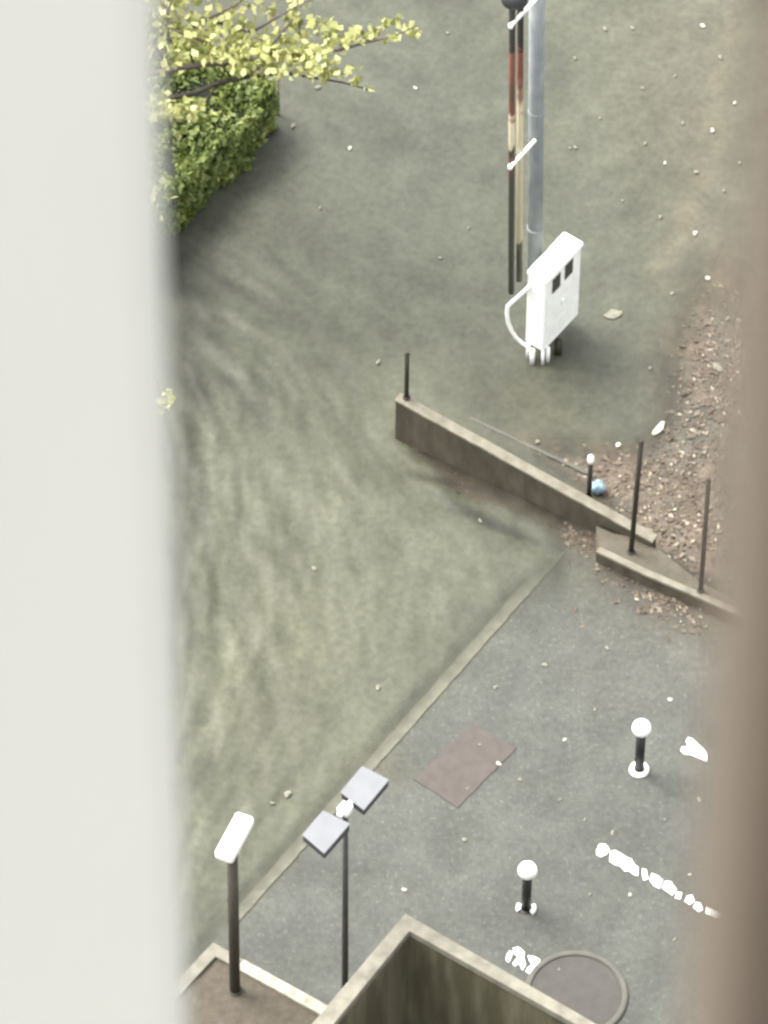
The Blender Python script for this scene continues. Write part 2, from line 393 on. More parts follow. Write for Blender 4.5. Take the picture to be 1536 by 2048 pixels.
ca = wm.color_attributes.new('stain_and_shade', 'FLOAT_COLOR', 'POINT'); ca.data.foreach_set('color', wcol[used_].astype(np.float32).ravel())
wm.update(calc_edges=True)
wo = bpy.data.objects.new('water', wm); COL.objects.link(wo); tag(wo, kind='structure')
m = bpy.data.materials.new('murky_water'); m.use_nodes = True; n = m.node_tree; b = n.nodes['Principled BSDF']
a = n.nodes.new('ShaderNodeAttribute'); a.attribute_name = 'stain_and_shade'; tc = n.nodes.new('ShaderNodeTexCoord')
f2 = mrange(noise(3.2, 6).outputs[0], .97, 1.17); f1 = mrange(noise(11, 5).outputs[0], .84, 1.16)
mu = n.nodes.new('ShaderNodeMath'); mu.operation = 'MULTIPLY'; n.links.new(f1.outputs[0], mu.inputs[0]); n.links.new(f2.outputs[0], mu.inputs[1])
vm = n.nodes.new('ShaderNodeVectorMath'); vm.operation = 'SCALE'; n.links.new(a.outputs['Color'], vm.inputs[0]); n.links.new(mu.outputs[0], vm.inputs['Scale'])
n.links.new(vm.outputs[0], b.inputs['Base Color']); b.inputs['Roughness'].default_value = .55; b.inputs['IOR'].default_value = 1.33
bp = n.nodes.new('ShaderNodeBump'); bp.inputs['Strength'].default_value = .35; bp.inputs['Distance'].default_value = .02
n.links.new(noise(9, 4).outputs[0], bp.inputs['Height']); n.links.new(bp.outputs[0], b.inputs['Normal'])
n.links.new(a.outputs['Alpha'], b.inputs['Alpha'])
wm.materials.append(m)

# ------------------------------------------------------------------ painted markings
def wob(pts, amp, seg):
    """subdivide a closed polygon and roughen it"""
    o = []
    for i, p in enumerate(pts):
        p2 = pts[(i + 1) % len(pts)]
        k = max(1, int(math.hypot(p2[0] - p[0], p2[1] - p[1]) / seg))
        for j in range(k):
            t = j / k; o.append((p[0] + (p2[0] - p[0]) * t + random.uniform(-amp, amp), p[1] + (p2[1] - p[1]) * t + random.uniform(-amp, amp)))
    return o
yl = MB()
def ribbon(mb, a, b_, w0, w1, z0, z1, amp=0, step=25):
    n_ = max(2, int(math.hypot(b_[0] - a[0], b_[1] - a[1]) / step))
    pa, pb = P(*a), P(*b_); d = pb - pa; d /= np.linalg.norm(d); s_ = np.array([d[1], -d[0], 0])
    Lp, Rp = [], []
    for i in range(n_ + 1):
        t = i / n_; c = pa + (pb - pa) * t; hw = (w0 + (w1 - w0) * t) / 2
        Lp.append(c + s_ * (hw + random.uniform(-amp, amp))); Rp.append(c - s_ * (hw + random.uniform(-amp, amp)))
    vs = []; fs = []
    for l, r in zip(Lp, Rp):
        vs += [(l[0], l[1], z1), (r[0], r[1], z1), (l[0], l[1], z0), (r[0], r[1], z0)]
    for i in range(n_):
        k = i * 4; fs += [(k, k + 4, k + 5, k + 1), (k + 2, k + 6, k + 4, k), (k + 1, k + 5, k + 7, k + 3)]
    fs += [(0, 1, 3, 2), (n_ * 4, n_ * 4 + 2, n_ * 4 + 3, n_ * 4 + 1)]
    mb.add(vs, fs)
ribbon(yl, (1119, 1103), (465, 1842), .165, .155, .0, .014, .008, 14)
tag(yl.build('painted_line', M['yellow']), 'long faded yellow line running diagonally across the ground from low wall to brown post', 'painted line')

dl = MB()
def zp(x, y): return (980 + x * .3125, 1400 + y * .3125)
for poly in [
    [(680, 965), (700, 925), (735, 922), (765, 955), (745, 990), (705, 1005), (682, 990)],
    [(770, 968), (800, 962), (840, 985), (880, 1010), (905, 1018), (925, 1055), (950, 1070), (945, 1125), (920, 1120), (890, 1095), (860, 1095), (835, 1065), (800, 1055), (765, 1035)],
    [(975, 1080), (1000, 1085), (1012, 1145), (985, 1155), (972, 1120)],
    [(1035, 1110), (1075, 1125), (1105, 1155), (1085, 1208), (1050, 1190), (1022, 1155)],
    [(1120, 1160), (1160, 1165), (1198, 1215), (1168, 1250), (1130, 1225), (1100, 1205)],
    [(1195, 1230), (1232, 1235), (1222, 1275), (1182, 1268)],
    [(1260, 1255), (1300, 1248), (1318, 1290), (1280, 1312), (1245, 1290)],
    [(1320, 1292), (1355, 1300), (1372, 1345), (1340, 1360), (1298, 1328)],
    [(1388, 1325), (1430, 1340), (1480, 1365), (1500, 1392), (1450, 1395), (1382, 1368)],
    [(1515, 1385), (1580, 1420), (1600, 1450), (1560, 1445), (1512, 1415)]]:
    dl.prism([P(*p) for p in wob([zp(*p) for p in poly], .4, 6)], 0, .007)
tag(dl.build('painted_line', M['white_paint']), 'worn white line broken into short dashes on the grey ground', 'painted line')
mk1 = MB().prism([P(*p) for p in wob([zp(1270, 240), zp(1300, 250), zp(1340, 290), zp(1375, 318), zp(1396, 350), zp(1392, 395), zp(1345, 375), zp(1285, 352), zp(1240, 345), zp(1220, 322), zp(1228, 300), zp(1270, 302), zp(1255, 262)], .6, 5)], 0, .007)
tag(mk1.build('painted_mark', M['white_paint']), 'short white painted mark with a notched end, right of the upper globe bollard', 'painted mark')
mk2 = MB()
def zq(x, y): return (980 + x * .2083, 1860 + y * .2083)
for poly in [[(185, 200), (212, 205), (212, 245), (200, 280), (180, 315), (155, 290), (162, 240)],
             [(220, 175), (265, 165), (305, 190), (330, 210), (325, 270), (342, 330), (315, 392), (280, 325), (235, 350), (218, 325), (240, 290), (268, 270), (250, 245), (228, 230)],
             [(362, 245), (410, 255), (450, 268), (480, 290), (466, 340), (445, 385), (420, 410), (380, 422), (342, 402), (358, 365), (405, 335), (378, 300)]]:
    mk2.prism([P(*p) for p in wob([zq(*p) for p in poly], .5, 4)], 0, .007)
tag(mk2.build('painted_mark', M['white_paint']), 'white painted characters on the ground beside the concrete coping', 'painted mark')
rp = MB().prism([P(*p) for p in wob([(945, 1448), (1032, 1497), (916, 1616), (828, 1560)], 1.2, 14)], 0, .012)
tag(rp.build('ground_cover', M['red_plate']), 'flat reddish brown cover plate set in the ground', 'cover plate')

# ------------------------------------------------------------------ round kerb ring at the bottom
cc = P(1152, 1990); rr_ = root('round_kerb', cc, 'round concrete kerb ring filled with dark paving, beside the coping', 'kerb ring')
N_ = 56; R1, R2 = .66, .58
mb = MB(); vs = []; fs = []
for k in range(N_):
    t = 2 * math.pi * k / N_; c_, s_ = math.cos(t), math.sin(t)
    for r, z in ((R1, 0), (R1, .03), (R1 - .02, .045), (R2 + .015, .045), (R2, .03), (R2, 0)): vs.append((cc[0] + r * c_, cc[1] + r * s_, z))
for k in range(N_):
    for j in range(5): fs.append((k * 6 + j, ((k + 1) % N_) * 6 + j, ((k + 1) % N_) * 6 + j + 1, k * 6 + j + 1))
mb.add(vs, fs); mb.build('kerb', M['ring'], rr_)
MB().prism([(cc[0] + (R2 - .002) * math.cos(2 * math.pi * k / N_), cc[1] + (R2 - .002) * math.sin(2 * math.pi * k / N_)) for k in range(N_)], 0, .02).build('paving', M['ring_fill'], rr_)

# ------------------------------------------------------------------ concrete enclosure at the bottom
HW = 2.3
OA = P(811, 1826, HW); L0 = P(623, 2048, HW); R0_ = P(1194, 2048, HW)
dl_ = L0 - OA; dl_ /= np.linalg.norm(dl_); dr = R0_ - OA; dr /= np.linalg.norm(dr)
IA = P(819, 1862, HW); il = P(668, 2048, HW) - IA; il /= np.linalg.norm(il); ir = P(1150, 2048, HW) - IA; ir /= np.linalg.norm(ir)
LL, LR = 4.2, 6.0
wl = root('walled_yard', (OA + dl_ * 1 + dr * 1) * np.array([1, 1, 0]), 'concrete walled yard corner with pale coping and streaked inner faces darkened as shade', 'walled yard')
def quad_wall(a, b_, c, d): return [a, b_, c, d]
# coping, one mitred L
mb = MB(); o1, o2, o3 = OA + dl_ * LL, OA, OA + dr * LR; i1, i2, i3 = IA + il * LL, IA, IA + ir * LR
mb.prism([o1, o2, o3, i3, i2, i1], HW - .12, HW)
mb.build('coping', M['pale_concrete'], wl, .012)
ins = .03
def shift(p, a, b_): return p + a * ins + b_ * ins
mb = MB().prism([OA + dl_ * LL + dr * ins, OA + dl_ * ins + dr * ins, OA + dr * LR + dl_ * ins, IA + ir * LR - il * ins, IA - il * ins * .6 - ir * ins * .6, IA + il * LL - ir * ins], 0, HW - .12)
mb.build('wall', M['shaded_streak_wall'], wl)
MB().prism([IA, IA + ir * LR, IA + ir * LR + il * LL, IA + il * LL], 0.006, .03).build('floor', M['ring_fill'], wl)
# ------------------------------------------------------------------ planter bottom left
pl = root('planter', P(470, 2010), 'kerbed bed of brown soil at the foot of the brown post', 'planter')
A = P(426, 1884, .15); l_ = P(352, 1962, .15) - A; l_ /= np.linalg.norm(l_); r_ = P(662, 2014, .15) - A; r_ /= np.linalg.norm(r_)
wk = .165
A2 = A + (l_ + r_) * wk
B = A + r_ * .47 
# kerb: left arm plus corner, then the brighter right arm
MB().prism([A + l_ * 3.2, A, B, B + l_ * wk, A2, A2 + l_ * 3.1], 0, .15).build('kerb', M['concrete'] if False else M['pale_concrete'], pl, .012)
MB().prism([B + r_ * .002, A + r_ * 3.0, A + r_ * 3.0 + l_ * wk, B + l_ * wk + r_ * .002], 0, .153).build('kerb', M['kerb_bright'], pl, .012)
MB().prism([A2, A2 + r_ * 2.8, A2 + r_ * 2.8 + l_ * 3.0, A2 + l_ * 3.0], 0, .10).build('soil', M['soil'], pl)

# brown post with white box head
pb = P(470, 1981, .10); hb = height(pb, 1700)
pr = root('post_lamp', pb, 'thick brown post topped by a white elongated lamp box, standing in the soil bed', 'lamp post')
MB().tube([pb - UZ * .1, pb + UZ * (hb - pb[2])], .07, 14).build('post', M['brown_post'], pr, smooth=True)
MB().lathe(pb - UZ * .02, [(.10, 0), (.10, .03), (.075, .05)], 16).build('base', M['brown_post'], pr)
hc = np.array([pb[0], pb[1], hb])
def bxy(mb, c, a, la, b_, lb, z0, z1): c = np.array([c[0], c[1], z0]); return mb.obox(c, a, b_, z1 - z0, la, lb)
hcen = P(469, 1672, hb + .1); HE = P(489, 1644, 2.6) - P(452, 1712, 2.6); HE /= np.linalg.norm(HE); HF = np.array([HE[1], -HE[0], 0])
mb = MB(); bxy(mb, hcen, HE, .34, HF, .125, hb - .02, hb + .14)
mb.build('lamp_head', M['white'], pr, .045, seg=3)
mb = MB(); bxy(mb, hcen, E1, .05, E2, .06, hb - .06, hb - .02); mb.build('bracket', M['brown_post'], pr)

# ------------------------------------------------------------------ twin floodlight pole
fb = P(690, 1992); hf = height(fb, 1632)
fr = root('floodlight_pole', fb, 'slim dark pole carrying two square pale grey floodlights, behind the concrete coping', 'floodlight pole')
MB().tube([fb, fb + UZ * hf], [.045, .032], 12).build('pole', M['lamp_pole'], fr, smooth=True)
MB().lathe(fb, [(.11, 0), (.11, .02), (.05, .03)], 16).build('base_plate', M['lamp_pole'], fr)
ft = np.array([fb[0], fb[1], hf])
for q4 in ([(724, 1531), (779, 1559), (728, 1620), (681, 1584)], [(646, 1620), (701, 1647), (649, 1707), (604, 1669)]):
    zt = hf + .10
    pts4 = [P(x, y, zt) for x, y in q4]; cen4 = sum(pts4) / 4
    hd = MB().prism(pts4, zt - .03, zt).build('floodlight', M['panel_grey'], fr, .008)
    ins4 = [cen4 + (p - cen4) * .97 for p in pts4]
    MB().prism(ins4, zt - .14, zt - .03).build('housing', M['panel_rim'], hd, .01)
    MB().prism([cen4 + (p - cen4) * .78 for p in pts4], zt - .155, zt - .14).build('lens', M['glass_grey'], hd)
c2 = P(690, 1620, hf + .03)
mb = MB(); bxy(mb, c2, E1, .13, E2, .035, hf + .02, hf + .075); mb.build('cross_arm', M['white'], fr, .008)
mb = MB(); bxy(mb, c2, E1, .075, E2, .075, hf - .01, hf + .095); mb.build('bracket', M['white'], fr, .012)
MB().tube([ft, [c2[0], c2[1], hf + .03]], .03, 8).build('neck', M['lamp_pole'], fr)

# ------------------------------------------------------------------ globe bollards
def bollard(base_px, top_py, label, full, grp='globe topped bollards'):
    b0 = P(*base_px); h = height(b0, top_py)
    r = root('bollard', b0, label, 'bollard', grp)
    MB().tube([b0, b0 + UZ * (h - .1)], .062, 16).build('post', M['black'], r, smooth=True)
    s_ = MB(); s_.lathe(b0 + UZ * (h - .125), [(.02, 0)] + [(.125 * math.sin(math.pi * k / 16), .125 - .125 * math.cos(math.pi * k / 16)) for k in range(2, 16)] + [(.01, .25)], 28)
    s_.build('globe', M['white'], r, smooth=True)
    # white ring segments round the foot
    N = 24
    for a0, a1 in full:
        vs = []; fs = []
        for k in range(N + 1):
            t = math.radians(a0 + (a1 - a0) * k / N); c_, s2 = math.cos(t), math.sin(t)
            for rr, z in ((.072, .004), (.13, .004), (.125, .03), (.072, .045)): vs.append((b0[0] + rr * c_, b0[1] + rr * s2, z))
        for k in range(N):
            for j in range(4): fs.append((k * 4 + j, (k + 1) * 4 + j, (k + 1) * 4 + (j + 1) % 4, k * 4 + (j + 1) % 4))
        fs += [(0, 1, 2, 3)[::-1], (N * 4, N * 4 + 1, N * 4 + 2, N * 4 + 3)]
        MB_ = MB(); MB_.add(vs, fs); MB_.build('foot_ring', M['white'], r)
    MB().lathe(b0, [(.085, .001), (.085, .012), (.065, .02)], 20).build('base_flange', M['black'], r)
bollard((1278, 1540), 1456, 'black globe bollard with full white foot ring, left of the notched white mark', [(-262, 82)])
bollard((1052, 1817), 1741, 'black globe bollard above the painted characters, thin white slivers at its foot', [(-50, 25), (150, 205)])

# ------------------------------------------------------------------ low wall and ledge
wa = root('low_wall', P(1030, 1010), 'low brown concrete wall with a pale top running diagonally, two bars behind it', 'wall')
ga, gb = P(788, 880), P(1302, 1119); dA = gb - ga; lenA = np.linalg.norm(dA); dA /= lenA
bk = np.array([-dA[1], dA[0], 0]); bk = bk if bk[1] > 0 else -bk
HA = height(ga, 800); HA2 = height(gb, 1085); th = .15
NS = 30
def wall_strip(in0, z_lo, z_hi, rough):
    vs = []; fs = []
    for i in range(NS + 1):
        t = i / NS; h = HA + (HA2 - HA) * t
        c = ga + dA * (in0 + (lenA - 2 * in0) * t); j = rng.normal() * rough
        f_, k_ = c + bk * (in0 + abs(j)), c + bk * (th - in0)
        zl, zh = (h + z_lo if z_lo < 0 else 0), h + z_hi
        vs += [(f_[0], f_[1], zl), (k_[0], k_[1], zl), (k_[0], k_[1], zh + j * .5), (f_[0], f_[1], zh + j * .5)]
    for i in range(NS):
        for j in range(4): fs.append((i * 4 + j, (i + 1) * 4 + j, (i + 1) * 4 + (j + 1) % 4, i * 4 + (j + 1) % 4))
    fs += [(0, 1, 2, 3), (NS * 4 + 3, NS * 4 + 2, NS * 4 + 1, NS * 4)]
    mb = MB(); mb.add(vs, fs); return mb
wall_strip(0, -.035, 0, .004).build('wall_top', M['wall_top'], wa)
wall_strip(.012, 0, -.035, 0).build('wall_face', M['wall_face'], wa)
HB = .25
la = root('wall_ledge', P(1330, 1180), 'low concrete ledge with pale front edge, stepping out from the low wall\'s right half', 'ledge')
front = [(1192, 1103), (1230, 1121), (1290, 1150), (1380, 1188), (1540, 1258)]
back = [(1540, 1236), (1397, 1162), (1318, 1098), (1302, 1092), (1262, 1074), (1225, 1066), (1192, 1052)]
led = [P(x, y, HB) for x, y in front + back]
nf = [P(x, y, HB) for x, y in front]; nb = [p + bk * .10 for p in nf]
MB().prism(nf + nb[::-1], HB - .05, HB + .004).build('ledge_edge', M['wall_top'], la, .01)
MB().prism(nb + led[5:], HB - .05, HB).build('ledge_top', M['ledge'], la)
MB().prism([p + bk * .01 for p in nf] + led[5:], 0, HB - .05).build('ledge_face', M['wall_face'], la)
# pale edge strip behind the wall
es = MB(); ribbon(es, (1000 - 60, 838), (1000 + 190, 955), .05, .05, 0, .03, .006, 12)
tag(es.build('edge_strip', M['ring']), 'thin pale concrete edging strip just behind the low wall', 'edging')

def post(base, topy, rad, label, zb=0.0, cap=False, lean=0):
    b0 = P(base[0], base[1], zb); h = height(b0, topy)
    r = root('fence_post', b0, label, 'post', 'dark posts by the low wall')
    MB().tube([b0 - UZ * min(zb, .02), np.array([b0[0] + lean, b0[1], h])], rad, 10).build('post', M['post_dark'], r, smooth=True)
    MB().lathe(b0, [(rad * 1.6, 0), (rad * 1.6, .015), (rad, .03)], 12).build('foot', M['post_dark'], r)
    if cap:
        MB().lathe((b0[0] + lean, b0[1], h - .03), [(rad * 1.15, 0), (rad * 1.35, .05), (rad * 1.2, .12), (rad * .5, .15)], 14).build('cap', M['white'], r, smooth=True)
    else:
        MB().lathe((b0[0] + lean, b0[1], h), [(rad, 0), (rad * .8, .02), (rad * .3, .03)], 12).build('cap', M['post_dark'], r, smooth=True)
post((813, 795), 708, .033, 'short dark bar standing alone on the left end of the low wall', HA)
post((1178, 992), 922, .034, 'short dark bar with a white cap, left of the blue bag', 0.35, True)
post((1262, 1104), 884, .036, 'tall dark post at the left end of the wide ledge, right of the blue bag', HB, lean=.05)
post((1402, 1182), 960, .034, 'tall dark post farthest right, close to the brown upright', HB)

# blue crumpled bag
bc = P(1195, 985, 0)
bb = MB(); vs = []; nu, nv = 22, 14
for j in range(nv + 1):
    for i in range(nu):
        t = 2 * math.pi * i / nu; p = math.pi * j / nv
        rr = 1 + .10 * math.sin(3 * t + 2 * p) + .08 * math.sin(5 * t - 3 * p)
        vs.append((bc[0] + .095 * rr * math.sin(p) * math.cos(t), bc[1] + .085 * rr * math.sin(p) * math.sin(t), max(0.0, .115 - .115 * rr * math.cos(p)) + .03 * math.sin(p) * math.cos(t) * 0))
fs = [(j * nu + i, j * nu + (i + 1) % nu, (j + 1) * nu + (i + 1) % nu, (j + 1) * nu + i) for j in range(nv) for i in range(nu)]
bb.add(vs, fs)
tag(bb.build('plastic_bag', M['blue_plastic'], smooth=True), 'small pale blue plastic bag lying in the dead leaves behind the wall', 'bag')

# ------------------------------------------------------------------ utility pole with risers
ub = P(1069, 662)
def rise(g_, z): return g_ + UZ * z + np.array([-.0185 * z, 0, 0])
ur = root('utility_pole', ub, 'tall blue grey concrete utility pole behind the white cabinet', 'utility pole')
UH = 9.5
MB().tube([ub, rise(ub, UH)], [.098, .108], 22).build('pole', M['pole_blue'], ur, smooth=True)
for zz in (2.2, 4.6): MB().lathe(rise(ub, zz), [(.106, 0), (.112, .01), (.112, .03), (.106, .04)], 22).build('band', M['lamp_pole'] if zz < 0 else M['pole_blue'], ur)
def zramp(name, stops, scale=9):
    m = bpy.data.materials.new(name); m.use_nodes = True; n = m.node_tree; b = n.nodes['Principled BSDF']; b.inputs['Roughness'].default_value = .75
    tc = n.nodes.new('ShaderNodeTexCoord'); sp = n.nodes.new('ShaderNodeSeparateXYZ'); n.links.new(tc.outputs['Object'], sp.inputs[0])
    t = n.nodes.new('ShaderNodeTexNoise'); t.inputs['Scale'].default_value = scale; t.inputs['Detail'].default_value = 4; n.links.new(tc.outputs['Object'], t.inputs[0])
    a = n.nodes.new('ShaderNodeMath'); a.operation = 'MULTIPLY_ADD'; a.inputs[1].default_value = .9; n.links.new(t.outputs[0], a.inputs[0]); n.links.new(sp.outputs[2], a.inputs[2])
    d = n.nodes.new('ShaderNodeMath'); d.operation = 'DIVIDE'; d.inputs[1].default_value = 10; n.links.new(a.outputs[0], d.inputs[0])
    r = n.nodes.new('ShaderNodeValToRGB')
    while len(r.color_ramp.elements) < len(stops): r.color_ramp.elements.new(.5)
    for e, (z, c) in zip(r.color_ramp.elements, stops): e.position = (z + .45) / 10; e.color = (*c, 1)
    n.links.new(d.outputs[0], r.inputs[0]); n.links.new(r.outputs[0], b.inputs['Base Color']); return m
def gpx(px, py): return None
cond = []
for xo, ym in ((1040, 300), (1024, 318)):
    # riser ground point: shifted from the pole towards the lower left along the street direction
    k = (1072 - xo) / 150 / abs(E1[0])
    cond.append(ub - E1 * k)
def zat(g_, py): return height(g_, py)
DK, RU, CR, OL, TN = (.02, .017, .012), (.15, .055, .035), (.60, .53, .36), (.065, .062, .042), (.26, .17, .115)
g2, g1 = cond
m2 = zramp('riser_right', [(zat(g2, 560), OL), (zat(g2, 485), OL), (zat(g2, 475), CR), (zat(g2, 215), CR), (zat(g2, 190), TN), (zat(g2, 150), RU), (zat(g2, 105), RU), (zat(g2, 90), DK)])
m1 = zramp('riser_left', [(zat(g1, 560), OL), (zat(g1, 350), OL), (zat(g1, 330), RU), (zat(g1, 302), DK), (zat(g1, 292), CR), (zat(g1, 245), CR), (zat(g1, 225), RU), (zat(g1, 180), (.09, .05, .03)), (zat(g1, 150), RU), (zat(g1, 108), RU), (zat(g1, 95), DK)])
MB().tube([rise(g2, zat(g2, 560)), rise(g2, UH)], .042, 12).build('riser_pipe', m2, ur, smooth=True)
MB().tube([rise(g1, zat(g1, 585)), rise(g1, UH)], .042, 12).build('riser_pipe', m1, ur, smooth=True)
for y_ in (30, 312):
    z_ = zat((g1 + g2) / 2, y_)
    ca_, cb_ = g1 - E1 * .10, ub - E1 * .09
    off = E2 * .05 + np.array([-.0185 * z_, 0, 0])
    mb = MB().tube([np.array([ca_[0], ca_[1], z_]) + off, np.array([cb_[0], cb_[1], z_]) + off], .026, 8)
    cl = mb.build('pipe_clamp', M['white'], ur)
    MB().lathe((ca_[0] + off[0], ca_[1] + off[1], z_ - .03), [(.03, 0), (.034, .03), (.03, .06)], 12).build('clamp_end', M['white'], cl)
zt = zat(g1, -6)
MB().lathe(rise(g1, zt - .16) + E1 * .05, [(.05, 0), (.17, .05), (.185, .15), (.17, .28), (.05, .32)], 24).build('cable_box', M['panel_rim'], ur, smooth=True)

# ------------------------------------------------------------------ white cabinet
Z0 = .30
ca0 = P(1086, 704, Z0); cab = root('utility_cabinet', np.array([ca0[0], ca0[1], 0]), 'white metal cabinet on short legs with two small dark windows', 'cabinet')
la1 = np.linalg.norm(P(1157, 628, Z0) - ca0) 
ea = P(1157, 628, Z0) - ca0; ea /= np.linalg.norm(ea); eb = np.array([-ea[1], ea[0], 0])      # eb towards the left-back
wb = .30
HC = height(np.array([*(ca0 + eb * wb)[:2], 0]), 541)
MB().prism([ca0, ca0 + ea * la1, ca0 + ea * la1 + eb * wb, ca0 + eb * wb], Z0, HC - .08).build('body', M['white'], cab, .02)
co = -.02
MB().prism([ca0 - ea * .015 - eb * .02, ca0 + ea * (la1 + .03) - eb * .02, ca0 + ea * (la1 + .03) + eb * (wb + .012), ca0 - ea * .015 + eb * (wb + .012)], HC - .078, HC).build('lid', M['white'], cab, .03, seg=3)
def facep(u, z, o_=0.0): return ca0 + ea * u + UZ * (z - Z0) - eb * o_
def uz_of(px, py):
    # intersect with front face plane
    d = ray(px, py); nrm = -eb; t = ((ca0 - CAM) @ nrm) / (d @ nrm); p = CAM + d * t
    return (p - ca0) @ ea, p[2]
def faceslab(u0, u1, z0, z1, o0, o1):
    mb = MB(); vs = [facep(u0, z0, o0), facep(u1, z0, o0), facep(u1, z1, o0), facep(u0, z1, o0), facep(u0, z0, o1), facep(u1, z0, o1), facep(u1, z1, o1), facep(u0, z1, o1)]
    mb.add(vs, [(4, 5, 6, 7), (0, 1, 5, 4), (1, 2, 6, 5), (2, 3, 7, 6), (3, 0, 4, 7), (3, 2, 1, 0)]); return mb
for c0_, c1_ in (((1104, 586), (1121, 546)), ((1129, 557), (1146, 519))):
    u0, z0 = uz_of(*c0_); u1, z1 = uz_of(*c1_); dz = 27 / 150 / math.cos(PITCH)
    zc_ = (z0 + z1) / 2
    wd = faceslab(u0, u1, zc_ - dz / 2, zc_ + dz / 2, -.005, .006).build('window', M['glass_grey'], cab)
faceslab(.02, la1 - .02, Z0 + .04, Z0 + .05, 0, .004).build('door_seam', M['panel_rim'] if False else M['white_paint'], cab)
faceslab(la1 * .5 - .02, la1 * .5 + .02, Z0 + .62, Z0 + .74, 0, .03).build('handle', M['white'], cab, .006)
for px, py, r_ in ((1056, 716, .03), (1064, 728, .035), (1085, 730, .022), (1095, 724, .03)):
    p0 = P(px, py); MB().tube([p0, p0 + UZ * (Z0 + .01)], r_, 10).build('leg', M['white'], cab, smooth=True)
pd = P(1116, 708); MB().tube([pd, pd + UZ * .28], .055, 12).build('cable_gland', M['post_dark'], cab, smooth=True)
# looping white pipe on the left side
Yc = (g1 + UZ)[1]
loop = [(1060, 571), (1048, 583), (1036, 594), (1024, 604), (1016, 612), (1014, 626), (1016, 644), (1022, 660), (1032, 675), (1044, 686), (1058, 695)]
MB().tube([PY(x, y, Yc) for x, y in loop], .027, 10).build('looped_pipe', M['white'], cab, smooth=True)

# ------------------------------------------------------------------ hedge and yellow tree
HH = .95
hb0 = P(557, 257); hr = root('hedge', hb0 - E1 * 2, 'clipped dark green hedge with its square end on the ground, upper left', 'hedge')
depth, length = 3.0, 4.6
mb = MB(); c_ = hb0 - E1 * length / 2 - E2 * depth / 2
mb.obox(np.array([c_[0], c_[1], 0.02]), E1, E2, HH - .12, length / 2 - .10, depth / 2 - .10); mb.build('hedge_core', M['core'], hr)
n1 = 26000
u = rng.random(n1) * length; v = rng.random(n1) * depth; z = rng.random(n1) * HH
face = rng.random(n1)
jit = np.abs(rng.normal(size=n1)) * .07
bumpy = lambda a, b: .05 * np.sin(a * 5 + 1.3 * b) + .04 * np.sin(b * 7.3 - a * 2.1) + .03 * np.sin(a * 13 + b * 11)
cx = np.where(face < .5, u, np.where(face < .78, u, jit + bumpy(v, z)))       # distance from the right end along -E1
cy = np.where(face < .5, v, np.where(face < .78, jit + bumpy(u, z), v))       # distance from the front along -E2
cz = np.where(face < .5, HH - jit * 1.2 + bumpy(u, v), np.maximum(z, .05))
cen = hb0[None] - E1[None] * cx[:, None] - E2[None] * cy[:, None] + UZ[None] * cz[:, None]
clump = .5 + .5 * np.sin(cx * 6.1 + 2 * np.sin(cy * 5)) * np.sin(cy * 7.3 + cz * 6)
tone = np.clip(.55 * rng.random(n1) + .45 * clump, 0, 1)
hedge_m = leafmat('hedge_leaf', [(0, (.045, .062, .012)), (.45, (.105, .14, .030)), (.8, (.19, .225, .058)), (1, (.35, .37, .14))], .55, .2)
leaves('foliage', hedge_m, cen, rng.uniform(.06, .16, n1), hr, tone)
# tan corner stake at the hedge end
st_ = P(557, 232); sr = root('stake', st_, 'thin tan stake at the corner of the clipped hedge', 'stake')
MB().tube([st_, st_ + UZ * .8], .018, 8).build('shaft', mat('tan_wood', (.26, .22, .14), .8), sr, smooth=True)
MB().lathe(st_ + UZ * .8, [(.022, 0), (.022, .03), (.012, .04)], 8).build('top_cap', mat('pale_cap', (.4, .38, .28), .8), sr)

TZ = 3.6
tb = P(170, 640); tr = root('yellow_leaf_tree', tb, 'tree with dark limbs and pale yellow green leaves reaching over the hedge', 'tree')
top = P(200, 200, TZ)
MB().tube([tb, tb + UZ * 1.2, (tb + UZ * 2) * .5 + top * .5 - UZ * .6 , top], [.16, .13, .11, .08], 12).build('trunk', M['bark'], tr, smooth=True)
def pz(pts, z0, z1): return [P(x, y, z0 + (z1 - z0) * i / (len(pts) - 1)) for i, (x, y) in enumerate(pts)]
branches = [
    ([(200, 200), (300, 205), (388, 186), (440, 168), (500, 155), (570, 150), (620, 156), (690, 168), (740, 178)], 3.6, 3.9, .045, 1),
    ([(200, 200), (280, 150), (400, 130), (520, 122), (600, 110), (680, 95), (740, 84), (790, 72), (832, 52)], 3.6, 4.3, .045, 0),
    ([(200, 200), (330, 80), (420, 40), (500, 62), (540, 40), (580, 20), (640, -10)], 3.6, 4.6, .04, 0),
    ([(440, 168), (400, 215), (350, 222), (300, 225)], 3.7, 3.6, .02, 1),
    ([(520, 122), (560, 70), (590, 30), (600, -20)], 3.9, 4.4, .022, 0),
    ([(330, 80), (340, 20), (360, -40)], 4.0, 4.6, .03, 0),
    ([(600, 110), (640, 130), (700, 150)], 4.0, 4.0, .015, 0),
    ([(200, 200), (230, 350), (255, 500), (275, 640), (322, 790)], 3.6, 3.0, .03, 1),
    ([(420, 40), (470, 10), (520, -30)], 4.2, 4.6, .025, 0),
    ([(430, 90), (350, 60), (300, 30)], 4.1, 4.4, .02, 0),
]
bm = MB(); LC, LS, LT = [], [], []
for i, (pp, z0, z1, r0, dark) in enumerate(branches):
    w3 = pz(pp, z0, z1); w3 = [p + rng.normal(size=3) * .012 for p in w3]
    bmx = MB().tube(w3, list(np.linspace(r0, .008, len(w3))), 8); bmx.build('branch', M['bark'] if dark else M['bark_pale'], tr, smooth=True)
